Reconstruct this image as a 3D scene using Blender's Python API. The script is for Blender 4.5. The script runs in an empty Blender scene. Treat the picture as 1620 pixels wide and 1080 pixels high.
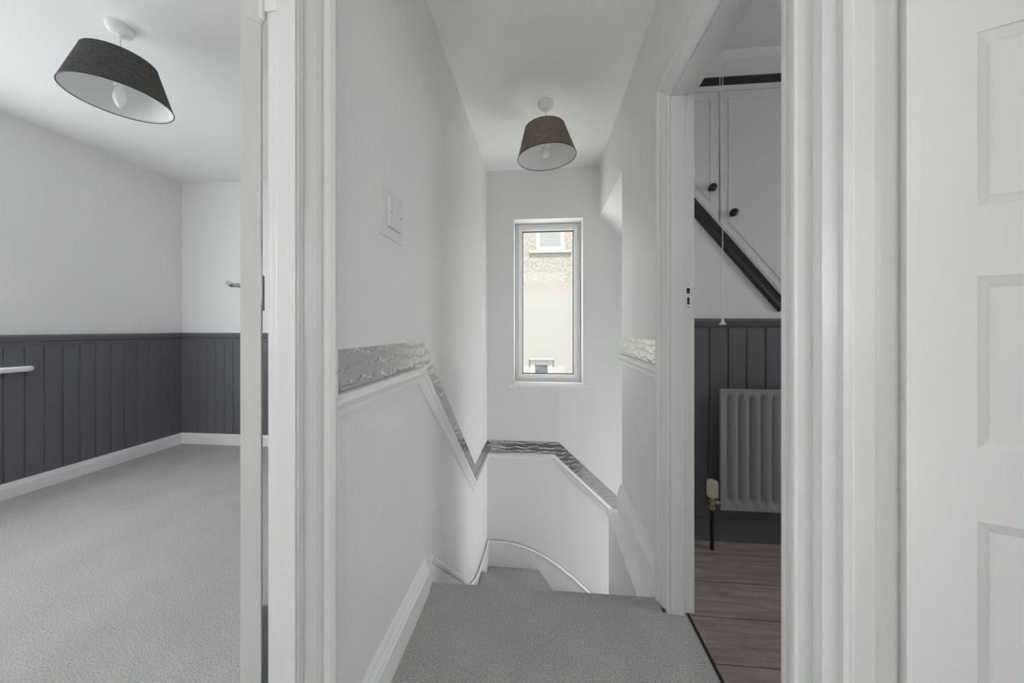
import bpy, bmesh, math, random
from mathutils import Vector, Matrix
random.seed(7)
scene = bpy.context.scene
COL = scene.collection
PI = math.pi

# ------------------------------------------------------------------ camera
cam_d = bpy.data.cameras.new('camera')
cam_d.sensor_width = 36.0
cam_d.lens = 12.0                       # 540 px at 1620 px frame width
cam_d.shift_y = -21.0 / 1620.0
cam_d.clip_start = 0.02
cam = bpy.data.objects.new('camera', cam_d)
COL.objects.link(cam)
cam.location = (0, 0, 1.06)
cam.rotation_euler = (PI / 2, 0, math.radians(5.19))
scene.camera = cam

# ------------------------------------------------------------------ light
scene.view_settings.view_transform = 'Standard'
scene.view_settings.look = 'None'
scene.view_settings.gamma = 1.0
scene.view_settings.use_curve_mapping = False
scene.view_settings.exposure = 0.66
W = bpy.data.worlds.new('sky'); scene.world = W
W.use_nodes = True
bg = W.node_tree.nodes['Background']
bg.inputs['Color'].default_value = (0.93, 0.97, 1.0, 1)
bg.inputs['Strength'].default_value = 2.8


def area_light(name, loc, rot, sx, sy, power, color=(1, 1, 1), spread=PI):
    d = bpy.data.lights.new(name, 'AREA')
    d.shape = 'RECTANGLE'; d.size = sx; d.size_y = sy
    d.energy = power; d.color = color; d.spread = spread
    o = bpy.data.objects.new(name, d); COL.objects.link(o)
    o.location = loc; o.rotation_euler = rot
    return o


# daylight at the bedroom's left window, then fill lights at added unseen windows
area_light('bedroom_window_daylight', (-3.50, 0.55, 1.40), (0, -PI / 2 + 0.80, 0), 1.1, 2.3, 10.5, (0.97, 0.985, 1.0))
area_light('box_room_fill_light', (2.98, 0.93, 1.55), (0, PI / 2 - 0.42, 0), 1.0, 0.42, 1.8, (0.985, 0.99, 1.0), math.radians(90))  # added beam from an unseen window, aimed out through the doorway
area_light('side_room_fill_light', (1.55, -1.16, 1.45), (PI / 2, 0, 0.25), 0.8, 1.0, 0.4, (1.0, 0.995, 0.98))  # added fill behind the panelled door, no window seen there
area_light('bedroom_rear_fill_light', (-2.85, -1.22, 1.40), (PI / 2 - 0.25, 0, 0.0), 0.7, 1.1, 1.8, (0.975, 0.985, 1.0))  # added fill for the bedroom from an unseen second window
sun_d = bpy.data.lights.new('sun', 'SUN'); sun_d.energy = 15.5; sun_d.angle = math.radians(3); sun_d.color = (1, 0.985, 0.96)
sun = bpy.data.objects.new('sun', sun_d); COL.objects.link(sun)
sun.rotation_euler = (math.radians(15), 0, 0)      # high sun from behind the camera, falling through the added rear skylight
pd = area_light('stair_window_portal', (0.042, 3.08, 1.28), (-PI / 2, 0, 0), 0.56, 1.38, 1)
pd.data.cycles.is_portal = True


# ------------------------------------------------------------------ materials
def mat(name):
    m = bpy.data.materials.new(name); m.use_nodes = True
    nt = m.node_tree
    return m, nt, nt.nodes['Principled BSDF']


def N(nt, typ, **kw):
    n = nt.nodes.new(typ)
    for k, v in kw.items():
        setattr(n, k, v)
    return n


def simple(name, col, rough=0.5, metal=0.0, spec=0.5, bump=None):
    m, nt, b = mat(name)
    b.inputs['Base Color'].default_value = (*col, 1)
    b.inputs['Roughness'].default_value = rough
    b.inputs['Metallic'].default_value = metal
    b.inputs['Specular IOR Level'].default_value = spec
    if bump:
        scale, strength, dist, stretch = bump
        tc = N(nt, 'ShaderNodeTexCoord'); mp = N(nt, 'ShaderNodeMapping')
        mp.inputs['Scale'].default_value = stretch
        no = N(nt, 'ShaderNodeTexNoise'); no.inputs['Scale'].default_value = scale
        no.inputs['Detail'].default_value = 4
        bp = N(nt, 'ShaderNodeBump'); bp.inputs['Strength'].default_value = strength
        bp.inputs['Distance'].default_value = dist
        nt.links.new(tc.outputs['Object'], mp.inputs['Vector'])
        nt.links.new(mp.outputs['Vector'], no.inputs['Vector'])
        nt.links.new(no.outputs['Fac'], bp.inputs['Height'])
        nt.links.new(bp.outputs['Normal'], b.inputs['Normal'])
    return m


M = {}
M['wall'] = simple('white_emulsion', (0.85, 0.85, 0.84), 0.75, bump=(14, 0.12, 0.004, (1, 1, 1)))
M['ceiling'] = simple('ceiling_emulsion', (0.93, 0.93, 0.915), 0.85, bump=(26, 0.25, 0.004, (1, 1, 1)))
M['soffit'] = simple('textured_plaster', (0.88, 0.88, 0.86), 0.7, bump=(30, 0.6, 0.008, (1, 1, 1)))
M['paper'] = simple('embossed_white_wallpaper', (0.86, 0.86, 0.845), 0.42, bump=(70, 0.42, 0.003, (1, 1.6, 0.35)))
M['trim'] = simple('white_gloss_paint', (0.77, 0.77, 0.765), 0.28, bump=(18, 0.10, 0.002, (1, 1, 0.1)))
M['joinery'] = simple('bright_white_gloss_paint', (0.89, 0.89, 0.885), 0.28, bump=(18, 0.10, 0.002, (1, 1, 0.1)))
M['plastic'] = simple('white_plastic', (0.80, 0.80, 0.79), 0.3)
M['upvc'] = simple('white_upvc', (0.90, 0.90, 0.90), 0.3)
M['slate'] = simple('slate_grey_paint', (0.135, 0.140, 0.155), 0.42, bump=(10, 0.15, 0.003, (1, 1, 0.15)))
M['slate_dark'] = simple('dark_slate_paint', (0.125, 0.128, 0.138), 0.4)
M['slate_black'] = simple('near_black_paint', (0.032, 0.033, 0.037), 0.4)
M['navy'] = simple('blue_black_paint', (0.006, 0.008, 0.013), 0.4)
M['rubber'] = simple('black_rubber', (0.01, 0.01, 0.01), 0.6)
M['chrome'] = simple('satin_chrome', (0.36, 0.36, 0.35), 0.3, 1.0)
M['grey_metal'] = simple('dull_grey_metal', (0.42, 0.42, 0.41), 0.5, 0.3)
M['bronze'] = simple('dark_bronze', (0.060, 0.048, 0.036), 0.35, 0.6)
M['brass'] = simple('aged_brass', (0.42, 0.36, 0.22), 0.35, 0.9)
M['black'] = simple('black_paint', (0.008, 0.008, 0.009), 0.45)
M['cream_plastic'] = simple('cream_plastic', (0.62, 0.57, 0.43), 0.45)
M['bulb'] = simple('opal_bulb', (0.86, 0.86, 0.84), 0.25)
M['shade_in'] = simple('white_shade_lining', (0.78, 0.78, 0.78), 0.7)
M['rad'] = simple('grey_radiator_enamel', (0.30, 0.302, 0.31), 0.4)
M['pale_bounce_floor'] = simple('pale_bounce_floor', (0.62, 0.60, 0.56), 0.6)  # floor added to bounce sunlight up in the unseen rear room
M['hole'] = simple('dark_mortice', (0.03, 0.028, 0.025), 0.8)


def carpet_mat():
    m, nt, b = mat('grey_cut_pile_carpet')
    tc = N(nt, 'ShaderNodeTexCoord')
    n1 = N(nt, 'ShaderNodeTexNoise'); n1.inputs['Scale'].default_value = 210; n1.inputs['Detail'].default_value = 3
    n2 = N(nt, 'ShaderNodeTexNoise'); n2.inputs['Scale'].default_value = 5; n2.inputs['Detail'].default_value = 3
    cr = N(nt, 'ShaderNodeValToRGB')
    cr.color_ramp.elements[0].position = 0.30; cr.color_ramp.elements[0].color = (0.30, 0.298, 0.288, 1)
    cr.color_ramp.elements[1].position = 0.72; cr.color_ramp.elements[1].color = (0.62, 0.616, 0.60, 1)
    mx = N(nt, 'ShaderNodeMix', data_type='RGBA', blend_type='MULTIPLY')
    cr2 = N(nt, 'ShaderNodeValToRGB')
    cr2.color_ramp.elements[0].position = 0.3; cr2.color_ramp.elements[0].color = (0.90, 0.90, 0.90, 1)
    cr2.color_ramp.elements[1].position = 0.7; cr2.color_ramp.elements[1].color = (1, 1, 1, 1)
    L = nt.links.new
    L(tc.outputs['Object'], n1.inputs['Vector']); L(tc.outputs['Object'], n2.inputs['Vector'])
    L(n1.outputs['Fac'], cr.inputs['Fac']); L(n2.outputs['Fac'], cr2.inputs['Fac'])
    mx.inputs['Factor'].default_value = 1.0
    L(cr.outputs['Color'], mx.inputs[6]); L(cr2.outputs['Color'], mx.inputs[7])
    L(mx.outputs[2], b.inputs['Base Color'])
    b.inputs['Roughness'].default_value = 1.0
    b.inputs['Specular IOR Level'].default_value = 0.1
    b.inputs['Sheen Weight'].default_value = 0.15
    bp = N(nt, 'ShaderNodeBump'); bp.inputs['Strength'].default_value = 0.7; bp.inputs['Distance'].default_value = 0.004
    L(n1.outputs['Fac'], bp.inputs['Height']); L(bp.outputs['Normal'], b.inputs['Normal'])
    return m


def laminate_mat():
    m, nt, b = mat('brown_grey_laminate')
    L = nt.links.new
    tc = N(nt, 'ShaderNodeTexCoord')
    mp0 = N(nt, 'ShaderNodeMapping'); mp0.inputs['Location'].default_value = (0.9, -0.217, 0)
    br = N(nt, 'ShaderNodeTexBrick'); br.offset = 0.37
    br.inputs['Scale'].default_value = 1.0
    br.inputs['Mortar Size'].default_value = 0.0022; br.inputs['Mortar Smooth'].default_value = 0.2
    br.inputs['Brick Width'].default_value = 2.2; br.inputs['Row Height'].default_value = 0.183
    br.inputs['Color1'].default_value = (0.37, 0.295, 0.275, 1)
    br.inputs['Color2'].default_value = (0.31, 0.245, 0.23, 1)
    br.inputs['Mortar'].default_value = (0.08, 0.065, 0.06, 1)
    mp = N(nt, 'ShaderNodeMapping'); mp.inputs['Scale'].default_value = (2.2, 26, 26)
    no = N(nt, 'ShaderNodeTexNoise'); no.inputs['Scale'].default_value = 2.2; no.inputs['Detail'].default_value = 7
    no.inputs['Distortion'].default_value = 0.6
    cr = N(nt, 'ShaderNodeValToRGB')
    cr.color_ramp.elements[0].position = 0.28; cr.color_ramp.elements[0].color = (0.62, 0.62, 0.62, 1)
    cr.color_ramp.elements[1].position = 0.75; cr.color_ramp.elements[1].color = (1.25, 1.25, 1.25, 1)
    mx = N(nt, 'ShaderNodeMix', data_type='RGBA', blend_type='MULTIPLY'); mx.inputs['Factor'].default_value = 1
    L(tc.outputs['Object'], mp0.inputs['Vector']); L(mp0.outputs['Vector'], br.inputs['Vector'])
    L(tc.outputs['Object'], mp.inputs['Vector']); L(mp.outputs['Vector'], no.inputs['Vector'])
    L(no.outputs['Fac'], cr.inputs['Fac'])
    L(br.outputs['Color'], mx.inputs[6]); L(cr.outputs['Color'], mx.inputs[7])
    L(mx.outputs[2], b.inputs['Base Color'])
    b.inputs['Roughness'].default_value = 0.5
    return m


def foil_mat():
    m, nt, b = mat('silver_foil_wallpaper')
    L = nt.links.new
    b.inputs['Base Color'].default_value = (0.47, 0.465, 0.455, 1)
    b.inputs['Metallic'].default_value = 0.8
    b.inputs['Roughness'].default_value = 0.13
    tc = N(nt, 'ShaderNodeTexCoord')
    sp = N(nt, 'ShaderNodeSeparateXYZ')
    # embossed horizontal ripples that wander up and down
    mp = N(nt, 'ShaderNodeMapping'); mp.inputs['Scale'].default_value = (1, 1, 1)
    wv = N(nt, 'ShaderNodeTexWave', wave_type='BANDS', bands_direction='Z', wave_profile='SIN')
    wv.inputs['Scale'].default_value = 9; wv.inputs['Distortion'].default_value = 6.0
    wv.inputs['Detail'].default_value = 2; wv.inputs['Detail Scale'].default_value = 1.6
    pw = N(nt, 'ShaderNodeMath', operation='POWER'); pw.inputs[1].default_value = 7
    no = N(nt, 'ShaderNodeTexNoise'); no.inputs['Scale'].default_value = 70; no.inputs['Detail'].default_value = 4
    ad = N(nt, 'ShaderNodeMath', operation='MULTIPLY_ADD'); ad.inputs[1].default_value = 0.35
    bp = N(nt, 'ShaderNodeBump'); bp.inputs['Strength'].default_value = 0.45; bp.inputs['Distance'].default_value = 0.004
    L(tc.outputs['Object'], mp.inputs['Vector']); L(mp.outputs['Vector'], wv.inputs['Vector'])
    L(tc.outputs['Object'], no.inputs['Vector'])
    L(wv.outputs['Fac'], pw.inputs[0])
    L(no.outputs['Fac'], ad.inputs[0]); L(pw.outputs[0], ad.inputs[2])
    L(ad.outputs[0], bp.inputs['Height']); L(bp.outputs['Normal'], b.inputs['Normal'])
    return m


def fabric_mat(name, dark, light):
    m, nt, b = mat(name)
    L = nt.links.new
    tc = N(nt, 'ShaderNodeTexCoord')
    mp = N(nt, 'ShaderNodeMapping'); mp.inputs['Scale'].default_value = (10, 10, 140)
    n1 = N(nt, 'ShaderNodeTexNoise'); n1.inputs['Scale'].default_value = 3.0; n1.inputs['Detail'].default_value = 6
    mp2 = N(nt, 'ShaderNodeMapping'); mp2.inputs['Scale'].default_value = (150, 150, 12)
    n2 = N(nt, 'ShaderNodeTexNoise'); n2.inputs['Scale'].default_value = 3.0; n2.inputs['Detail'].default_value = 4
    ad = N(nt, 'ShaderNodeMath', operation='ADD')
    cr = N(nt, 'ShaderNodeValToRGB')
    cr.color_ramp.elements[0].position = 0.35; cr.color_ramp.elements[0].color = (*dark, 1)
    cr.color_ramp.elements[1].position = 0.72; cr.color_ramp.elements[1].color = (*light, 1)
    hf = N(nt, 'ShaderNodeMath', operation='MULTIPLY'); hf.inputs[1].default_value = 0.5
    L(tc.outputs['Object'], mp.inputs['Vector']); L(mp.outputs['Vector'], n1.inputs['Vector'])
    L(tc.outputs['Object'], mp2.inputs['Vector']); L(mp2.outputs['Vector'], n2.inputs['Vector'])
    L(n1.outputs['Fac'], ad.inputs[0]); L(n2.outputs['Fac'], ad.inputs[1]); L(ad.outputs[0], hf.inputs[0])
    L(hf.outputs[0], cr.inputs['Fac']); L(cr.outputs['Color'], b.inputs['Base Color'])
    bp = N(nt, 'ShaderNodeBump'); bp.inputs['Strength'].default_value = 0.4; bp.inputs['Distance'].default_value = 0.002
    L(hf.outputs[0], bp.inputs['Height']); L(bp.outputs['Normal'], b.inputs['Normal'])
    b.inputs['Roughness'].default_value = 0.95
    b.inputs['Specular IOR Level'].default_value = 0.15
    return m


def glass_mat(name, tint=(0.97, 0.98, 0.98), refl=0.06):
    m = bpy.data.materials.new(name); m.use_nodes = True
    nt = m.node_tree
    for n in list(nt.nodes):
        nt.nodes.remove(n)
    out = N(nt, 'ShaderNodeOutputMaterial')
    tr = N(nt, 'ShaderNodeBsdfTransparent'); tr.inputs['Color'].default_value = (*tint, 1)
    gl = N(nt, 'ShaderNodeBsdfGlossy'); gl.inputs['Roughness'].default_value = 0.02
    mx = N(nt, 'ShaderNodeMixShader'); mx.inputs['Fac'].default_value = refl
    nt.links.new(tr.outputs[0], mx.inputs[1]); nt.links.new(gl.outputs[0], mx.inputs[2])
    nt.links.new(mx.outputs[0], out.inputs['Surface'])
    return m


def render_wall_mat():
    """cream house wall: rough-cast in the upper part, smooth painted render below"""
    m, nt, b = mat('cream_roughcast_render')
    L = nt.links.new
    tc = N(nt, 'ShaderNodeTexCoord'); sp = N(nt, 'ShaderNodeSeparateXYZ')
    L(tc.outputs['Object'], sp.inputs[0])
    n0 = N(nt, 'ShaderNodeTexNoise'); n0.inputs['Scale'].default_value = 3; L(tc.outputs['Object'], n0.inputs['Vector'])
    ma = N(nt, 'ShaderNodeMath', operation='MULTIPLY_ADD'); ma.inputs[1].default_value = 0.7
    L(n0.outputs['Fac'], ma.inputs[0]); L(sp.outputs['Z'], ma.inputs[2])
    mr = N(nt, 'ShaderNodeMapRange'); mr.inputs['From Min'].default_value = 4.55; mr.inputs['From Max'].default_value = 4.95
    L(ma.outputs[0], mr.inputs['Value'])
    n1 = N(nt, 'ShaderNodeTexNoise'); n1.inputs['Scale'].default_value = 26; n1.inputs['Detail'].default_value = 5
    L(tc.outputs['Object'], n1.inputs['Vector'])
    cr = N(nt, 'ShaderNodeValToRGB')
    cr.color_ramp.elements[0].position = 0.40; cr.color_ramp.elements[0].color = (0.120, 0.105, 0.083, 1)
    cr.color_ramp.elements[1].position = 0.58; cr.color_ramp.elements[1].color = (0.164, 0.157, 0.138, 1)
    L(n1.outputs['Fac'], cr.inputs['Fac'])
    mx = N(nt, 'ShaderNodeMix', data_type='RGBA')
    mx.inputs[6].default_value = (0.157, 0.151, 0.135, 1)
    L(mr.outputs[0], mx.inputs['Factor']); L(cr.outputs['Color'], mx.inputs[7])
    L(mx.outputs[2], b.inputs['Base Color'])
    b.inputs['Roughness'].default_value = 0.9
    return m


M['carpet'] = carpet_mat()
M['laminate'] = laminate_mat()
M['foil'] = foil_mat()
M['fabric'] = fabric_mat('charcoal_linen_weave', (0.038, 0.036, 0.034), (0.150, 0.143, 0.134))
M['fabric_brown'] = fabric_mat('brown_grey_linen_weave', (0.105, 0.085, 0.072), (0.40, 0.335, 0.295))  # matching linen with the landing's warmer light put into its colour
M['glass'] = glass_mat('clear_glass', refl=0.015)
M['neighbour_glass'] = simple('grey_window_glass', (0.125, 0.125, 0.118), 0.3)
M['neighbour_frame'] = simple('darkened_white_frame', (0.20, 0.20, 0.19), 0.6)  # white frame, base colour lowered to suit the exposure outside
M['neighbour_dark_glass'] = simple('obscured_dark_glass', (0.022, 0.030, 0.034), 0.3, bump=(14, 0.5, 0.01, (1, 1, 1)))
M['render'] = render_wall_mat()
M['stone'] = simple('painted_sill', (0.165, 0.158, 0.142), 0.8)
M['paving'] = simple('pale_paving', (0.42, 0.41, 0.38), 0.8)


# ------------------------------------------------------------------ mesh helpers
def BM():
    return bmesh.new()


def box(bm, x0, x1, y0, y1, z0, z1):
    vs = [bm.verts.new(p) for p in ((x0, y0, z0), (x1, y0, z0), (x1, y1, z0), (x0, y1, z0),
                                    (x0, y0, z1), (x1, y0, z1), (x1, y1, z1), (x0, y1, z1))]
    for f in ((0, 3, 2, 1), (4, 5, 6, 7), (0, 1, 5, 4), (1, 2, 6, 5), (2, 3, 7, 6), (3, 0, 4, 7)):
        bm.faces.new([vs[i] for i in f])


def prism(bm, poly, h0, h1, axis='z'):
    """extrude a 2-D polygon along an axis; axis z: (x,y); axis y: (x,z); axis x: (y,z)"""
    def p3(p, h):
        return {'z': (p[0], p[1], h), 'y': (p[0], h, p[1]), 'x': (h, p[0], p[1])}[axis]
    a = [bm.verts.new(p3(p, h0)) for p in poly]
    b = [bm.verts.new(p3(p, h1)) for p in poly]
    n = len(poly)
    bm.faces.new(a[::-1]); bm.faces.new(b)
    for i in range(n):
        bm.faces.new((a[i], a[(i + 1) % n], b[(i + 1) % n], b[i]))


def sweep(bm, path, normal, profile):
    """sweep a moulding profile [(across, out)] along a mitred path lying on a surface with the given outward normal"""
    n = Vector(normal).normalized()
    P = [Vector(p) for p in path]
    rings = []
    for i, p in enumerate(P):
        ts = []
        if i > 0: ts.append((P[i] - P[i - 1]).normalized())
        if i < len(P) - 1: ts.append((P[i + 1] - P[i]).normalized())
        ss = [n.cross(t) for t in ts]
        if len(ss) == 2:
            m = (ss[0] + ss[1]); m.normalize(); m = m / max(0.2, m.dot(ss[0]))
        else:
            m = ss[0]
        rings.append([bm.verts.new(p + m * a + n * o) for a, o in profile])
    k = len(profile)
    for i in range(len(rings) - 1):
        for j in range(k):
            bm.faces.new((rings[i][j], rings[i][(j + 1) % k], rings[i + 1][(j + 1) % k], rings[i + 1][j]))
    bm.faces.new(rings[0]); bm.faces.new(rings[-1][::-1])


def lathe(bm, prof, c=(0, 0, 0), seg=48, axis='z', close=False):
    """revolve [(r, h)]"""
    rings = []
    for r, h in prof:
        ring = []
        for i in range(seg):
            a = 2 * PI * i / seg
            u, v = r * math.cos(a), r * math.sin(a)
            d = {'z': (u, v, h), 'y': (u, h, v), 'x': (h, u, v)}[axis]
            ring.append(bm.verts.new((c[0] + d[0], c[1] + d[1], c[2] + d[2])))
        rings.append(ring)
    R = len(rings)
    for i in range(R if close else R - 1):
        for j in range(seg):
            bm.faces.new((rings[i][j], rings[i][(j + 1) % seg], rings[(i + 1) % R][(j + 1) % seg], rings[(i + 1) % R][j]))
    if not close:
        if prof[0][0] > 1e-5: bm.faces.new(rings[0][::-1])
        if prof[-1][0] > 1e-5: bm.faces.new(rings[-1])
    bmesh.ops.remove_doubles(bm, verts=bm.verts, dist=1e-6)


def tube(bm, pts, r, seg=10):
    pts = [Vector(p) for p in pts]
    rings = []
    for i, p in enumerate(pts):
        t = (pts[min(i + 1, len(pts) - 1)] - pts[max(i - 1, 0)]).normalized()
        a = t.orthogonal().normalized() if i == 0 else (ref - t * ref.dot(t)).normalized()
        ref = a
        b = t.cross(a)
        rings.append([bm.verts.new(p + (a * math.cos(2 * PI * j / seg) + b * math.sin(2 * PI * j / seg)) * r) for j in range(seg)])
    for i in range(len(rings) - 1):
        for j in range(seg):
            bm.faces.new((rings[i][j], rings[i][(j + 1) % seg], rings[i + 1][(j + 1) % seg], rings[i + 1][j]))
    bm.faces.new(rings[0][::-1]); bm.faces.new(rings[-1])


def obj(name, bm, material, parent=None, bevel=0.0, smooth=False, origin=None, seg=2):
    bmesh.ops.recalc_face_normals(bm, faces=bm.faces)
    o0 = Vector(origin) if origin is not None else None
    if o0 is not None:
        bmesh.ops.translate(bm, verts=bm.verts, vec=-o0)
    me = bpy.data.meshes.new(name); bm.to_mesh(me); bm.free()
    mats = material if isinstance(material, (list, tuple)) else [material]
    for m in mats: me.materials.append(m)
    o = bpy.data.objects.new(name, me); COL.objects.link(o)
    if o0 is not None and parent is None:
        o.location = o0
    if parent is not None: o.parent = parent
    if bevel > 0:
        b = o.modifiers.new('bevel', 'BEVEL'); b.width = bevel; b.segments = seg; b.limit_method = 'ANGLE'
        b.angle_limit = math.radians(35)
    if smooth:
        for p in me.polygons: p.use_smooth = True
        es = o.modifiers.new('edges', 'EDGE_SPLIT'); es.split_angle = math.radians(38)
    return o


def tag(o, label=None, cat=None, group=None, kind=None):
    if label: o['label'] = label
    if cat: o['category'] = cat
    if group: o['group'] = group
    if kind: o['kind'] = kind
    return o


def struct(o, label, cat):
    return tag(o, label, cat, kind='structure')


def empty(name, loc, rz=0.0):
    o = bpy.data.objects.new(name, None); COL.objects.link(o)
    o.location = loc; o.rotation_euler = (0, 0, rz); o.empty_display_size = 0.1
    return o


# ------------------------------------------------------------------ measurements (metres)
XL, XR = -0.475, 0.464          # landing side walls
YB = 2.883                      # wall at the foot of the stair
YE = 1.40                       # top step edge
HC = 2.40                       # ceiling
ZB = -2.6                       # bottom of the stairwell
BX = -3.33                      # bedroom far side wall
YR = -1.20                      # behind the camera
LW = 0.066                      # partition thickness
XLo = XL - LW; XRo = XR + 0.093
LD0, LD1 = -0.16, 0.612         # bedroom doorway along y
RD0, RD1 = 0.711, 1.312         # box room doorway along y
ND0, ND1 = -0.20, 0.548         # doorway nearest the camera on the right
HD = 1.92                       # door head
YF = 1.81                       # far wall of box room
YN = 2.064                      # stair side of that wall
HR = 2.44                       # box room ceiling
XE = 3.0

# ------------------------------------------------------------------ shell
bm = BM()
box(bm, XLo, XL, LD1 + .023, YB, ZB, HC); box(bm, XLo, XL, LD0 - .02, LD1 + .023, HD + 0.02, HC); box(bm, XLo, XL, YR, LD0 - .02, -0.2, HC)
struct(obj('wall_left', bm, M['paper']), 'white embossed wallpapered wall on the left of landing and stairs', 'wall')
bm = BM()
box(bm, XR, XRo, RD1 + .019, YN, ZB, HC); box(bm, XR, XRo, RD0 - .02, RD1 + .019, HD + 0.02, HC)
box(bm, XR, XRo, ND1 + .021, RD0 - .02, -0.2, HC); box(bm, XR, XRo, ND0 - .02, ND1 + .021, HD + 0.02, HC); box(bm, XR, XRo, YR, ND0 - .02, -0.2, HC)
struct(obj('wall_right', bm, M['paper']), 'white wallpapered wall pierced by doorways on the right of landing', 'wall')
# wall at the foot of the stair with the window hole
WX0, WX1, WZ0, WZ1 = -0.2457, 0.330, 0.583, 1.981
bm = BM()
box(bm, XLo, WX0, YB, 3.12, ZB, HC); box(bm, WX1, 2.6, YB, 3.12, ZB, HC)
box(bm, WX0, WX1, YB, 3.12, ZB, WZ0); box(bm, WX0, WX1, YB, 3.12, WZ1, HC)
struct(obj('wall_back', bm, M['wall']), 'plain white wall with narrow window at foot of stairs', 'wall')
# bulkhead over the lower flight
SL = 1.03
bm = BM()
prism(bm, [(XR, HC), (XR, 1.985), (2.0, 1.985 - SL * (2.0 - XR)), (2.0, HC)], YN, YB, 'y')
struct(obj('wall_bulkhead', bm, M['soffit']), 'white textured sloping bulkhead over the stairs beside the window wall', 'wall')
# box room shell
bm = BM(); box(bm, XRo, XE, YF, YN, ZB, HR)
struct(obj('wall_box_room_far', bm, M['wall']), 'far white wall of small room behind the cupboard doors and radiator', 'wall')
bm = BM(); box(bm, XRo, XE, 0.600, 0.655, -0.2, HR)
struct(obj('wall_box_room_near', bm, M['wall']), 'white partition between box room and next room on the right', 'wall')
bm = BM(); box(bm, XE, XE + .1, 0.6, 0.7, -.2, HR); box(bm, XE, XE + .1, 1.17, 2.06, -.2, HR)
box(bm, XE, XE + .1, .7, 1.17, -.2, 1.03); box(bm, XE, XE + .1, .7, 1.17, 2.1, HR)  # opening added for the box room fill light
struct(obj('wall_box_room_right', bm, M['wall']), 'right wall of box room with an added window opening', 'wall')
bm = BM(); box(bm, XR + .02, XE + .1, 0.55, YN, HR, HR + .08)
struct(obj('ceiling_box_room', bm, M['ceiling']), 'white ceiling of the small room on the right', 'ceiling')
bm = BM(); box(bm, 0.535, XE, 0.60, YF, -0.2, 0.0)
struct(obj('floor_box_room', bm, M['laminate']), 'brown grey laminate plank floor in small room on the right', 'floor')
# bathroom side (right of camera); its window opening is added for light
bm = BM(); box(bm, XRo, 1.14, YR - .1, YR, -.2, HC); box(bm, 1.96, 2.2, YR - .1, YR, -.2, HC); box(bm, 1.14, 1.96, YR - .1, YR, -.2, .94); box(bm, 1.14, 1.96, YR - .1, YR, 1.96, HC); box(bm, 2.2, 2.3, YR - .1, 0.6, -.2, HC)
struct(obj('wall_side_room', bm, M['wall']), 'white walls of the room behind the panelled door on right', 'wall')
bm = BM(); box(bm, XR + .05, 2.2, YR, 0.6, -0.2, 0.0)
struct(obj('floor_side_room', bm, M['carpet']), 'grey carpet in the room behind panelled door', 'floor')
# landing
bm = BM(); box(bm, XLo, XR + .05, YR - .1, YB + .1, HC, HC + .08)
struct(obj('ceiling', bm, M['ceiling']), 'white ceiling above landing and stairs', 'ceiling')
bm = BM(); box(bm, XR + .05, 2.3, YR - .1, 0.56, HC, HC + .08)
struct(obj('ceiling_side_room', bm, M['ceiling']), 'white ceiling of the room behind panelled door', 'ceiling')
QX, QY = 1.6, -4.6  # unseen skylit room, added so bounced sun brightens the landing
bm = BM()
box(bm, -QX - .1, QX + .1, QY - .1, QY, -.2, HC)
box(bm, -QX - .1, -QX, QY, YR - .1, -.2, HC); box(bm, QX, QX + .1, QY, YR - .1, -.2, HC)
struct(obj('wall_added_rear_room', bm, M['wall']), 'white walls of an added, unseen skylit room behind the camera', 'wall')
bm = BM(); box(bm, -QX, QX, QY, YR, -.2, 0.0)
struct(obj('floor_added_rear_room', bm, M['pale_bounce_floor']), 'pale light-bouncing floor of the added room behind the camera', 'floor')
bm = BM()
box(bm, -QX - .1, -1.0, QY - .1, YR - .1, HC, HC + .08); box(bm, 1.0, QX + .1, QY - .1, YR - .1, HC, HC + .08)
box(bm, -1.0, 1.0, QY - .1, -4.2, HC, HC + .08); box(bm, -1.0, 1.0, -2.2, YR - .1, HC, HC + .08)
struct(obj('ceiling_added_rear_room', bm, M['ceiling']), 'white ceiling with added skylight opening in the unseen room behind the camera', 'ceiling')
# bedroom
bm = BM(); box(bm, BX - .2, XLo, 2.872, 3.12, -0.2, HC)
struct(obj('wall_bedroom_back', bm, M['wall']), 'white wall above dark panelling at far end of bedroom', 'wall')
BW0, BW1, BZ0, BZ1 = -0.65, 1.76, 0.83, 1.98
bm = BM()
box(bm, BX - .2, BX, BW1, 2.872, -.2, HC); box(bm, BX - .2, BX, YR, BW0, -.2, HC)
box(bm, BX - .2, BX, BW0, BW1, -.2, BZ0); box(bm, BX - .2, BX, BW0, BW1, BZ1, HC)
struct(obj('wall_bedroom_left', bm, M['wall']), 'white wall above dark panelling on left side of bedroom', 'wall')
bm = BM(); box(bm, BX - .2, -3.2, YR - .1, YR, -.2, HC); box(bm, -2.5, XLo, YR - .1, YR, -.2, HC); box(bm, -3.2, -2.5, YR - .1, YR, -.2, .85); box(bm, -3.2, -2.5, YR - .1, YR, 1.95, HC)  # opening added for the rear bedroom fill light
struct(obj('wall_bedroom_rear', bm, M['wall']), 'near wall of bedroom, out of view', 'wall')
bm = BM(); box(bm, BX - .2, XLo, YR - .1, 3.12, HC, HC + .08)
struct(obj('ceiling_bedroom', bm, M['ceiling']), 'white bedroom ceiling with tapered lampshade hanging from it', 'ceiling')
bm = BM(); box(bm, BX, -0.53, YR, 2.872, -0.2, 0.0)
struct(obj('floor_bedroom', bm, M['carpet']), 'light grey carpet of bedroom on the left', 'floor')
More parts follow.
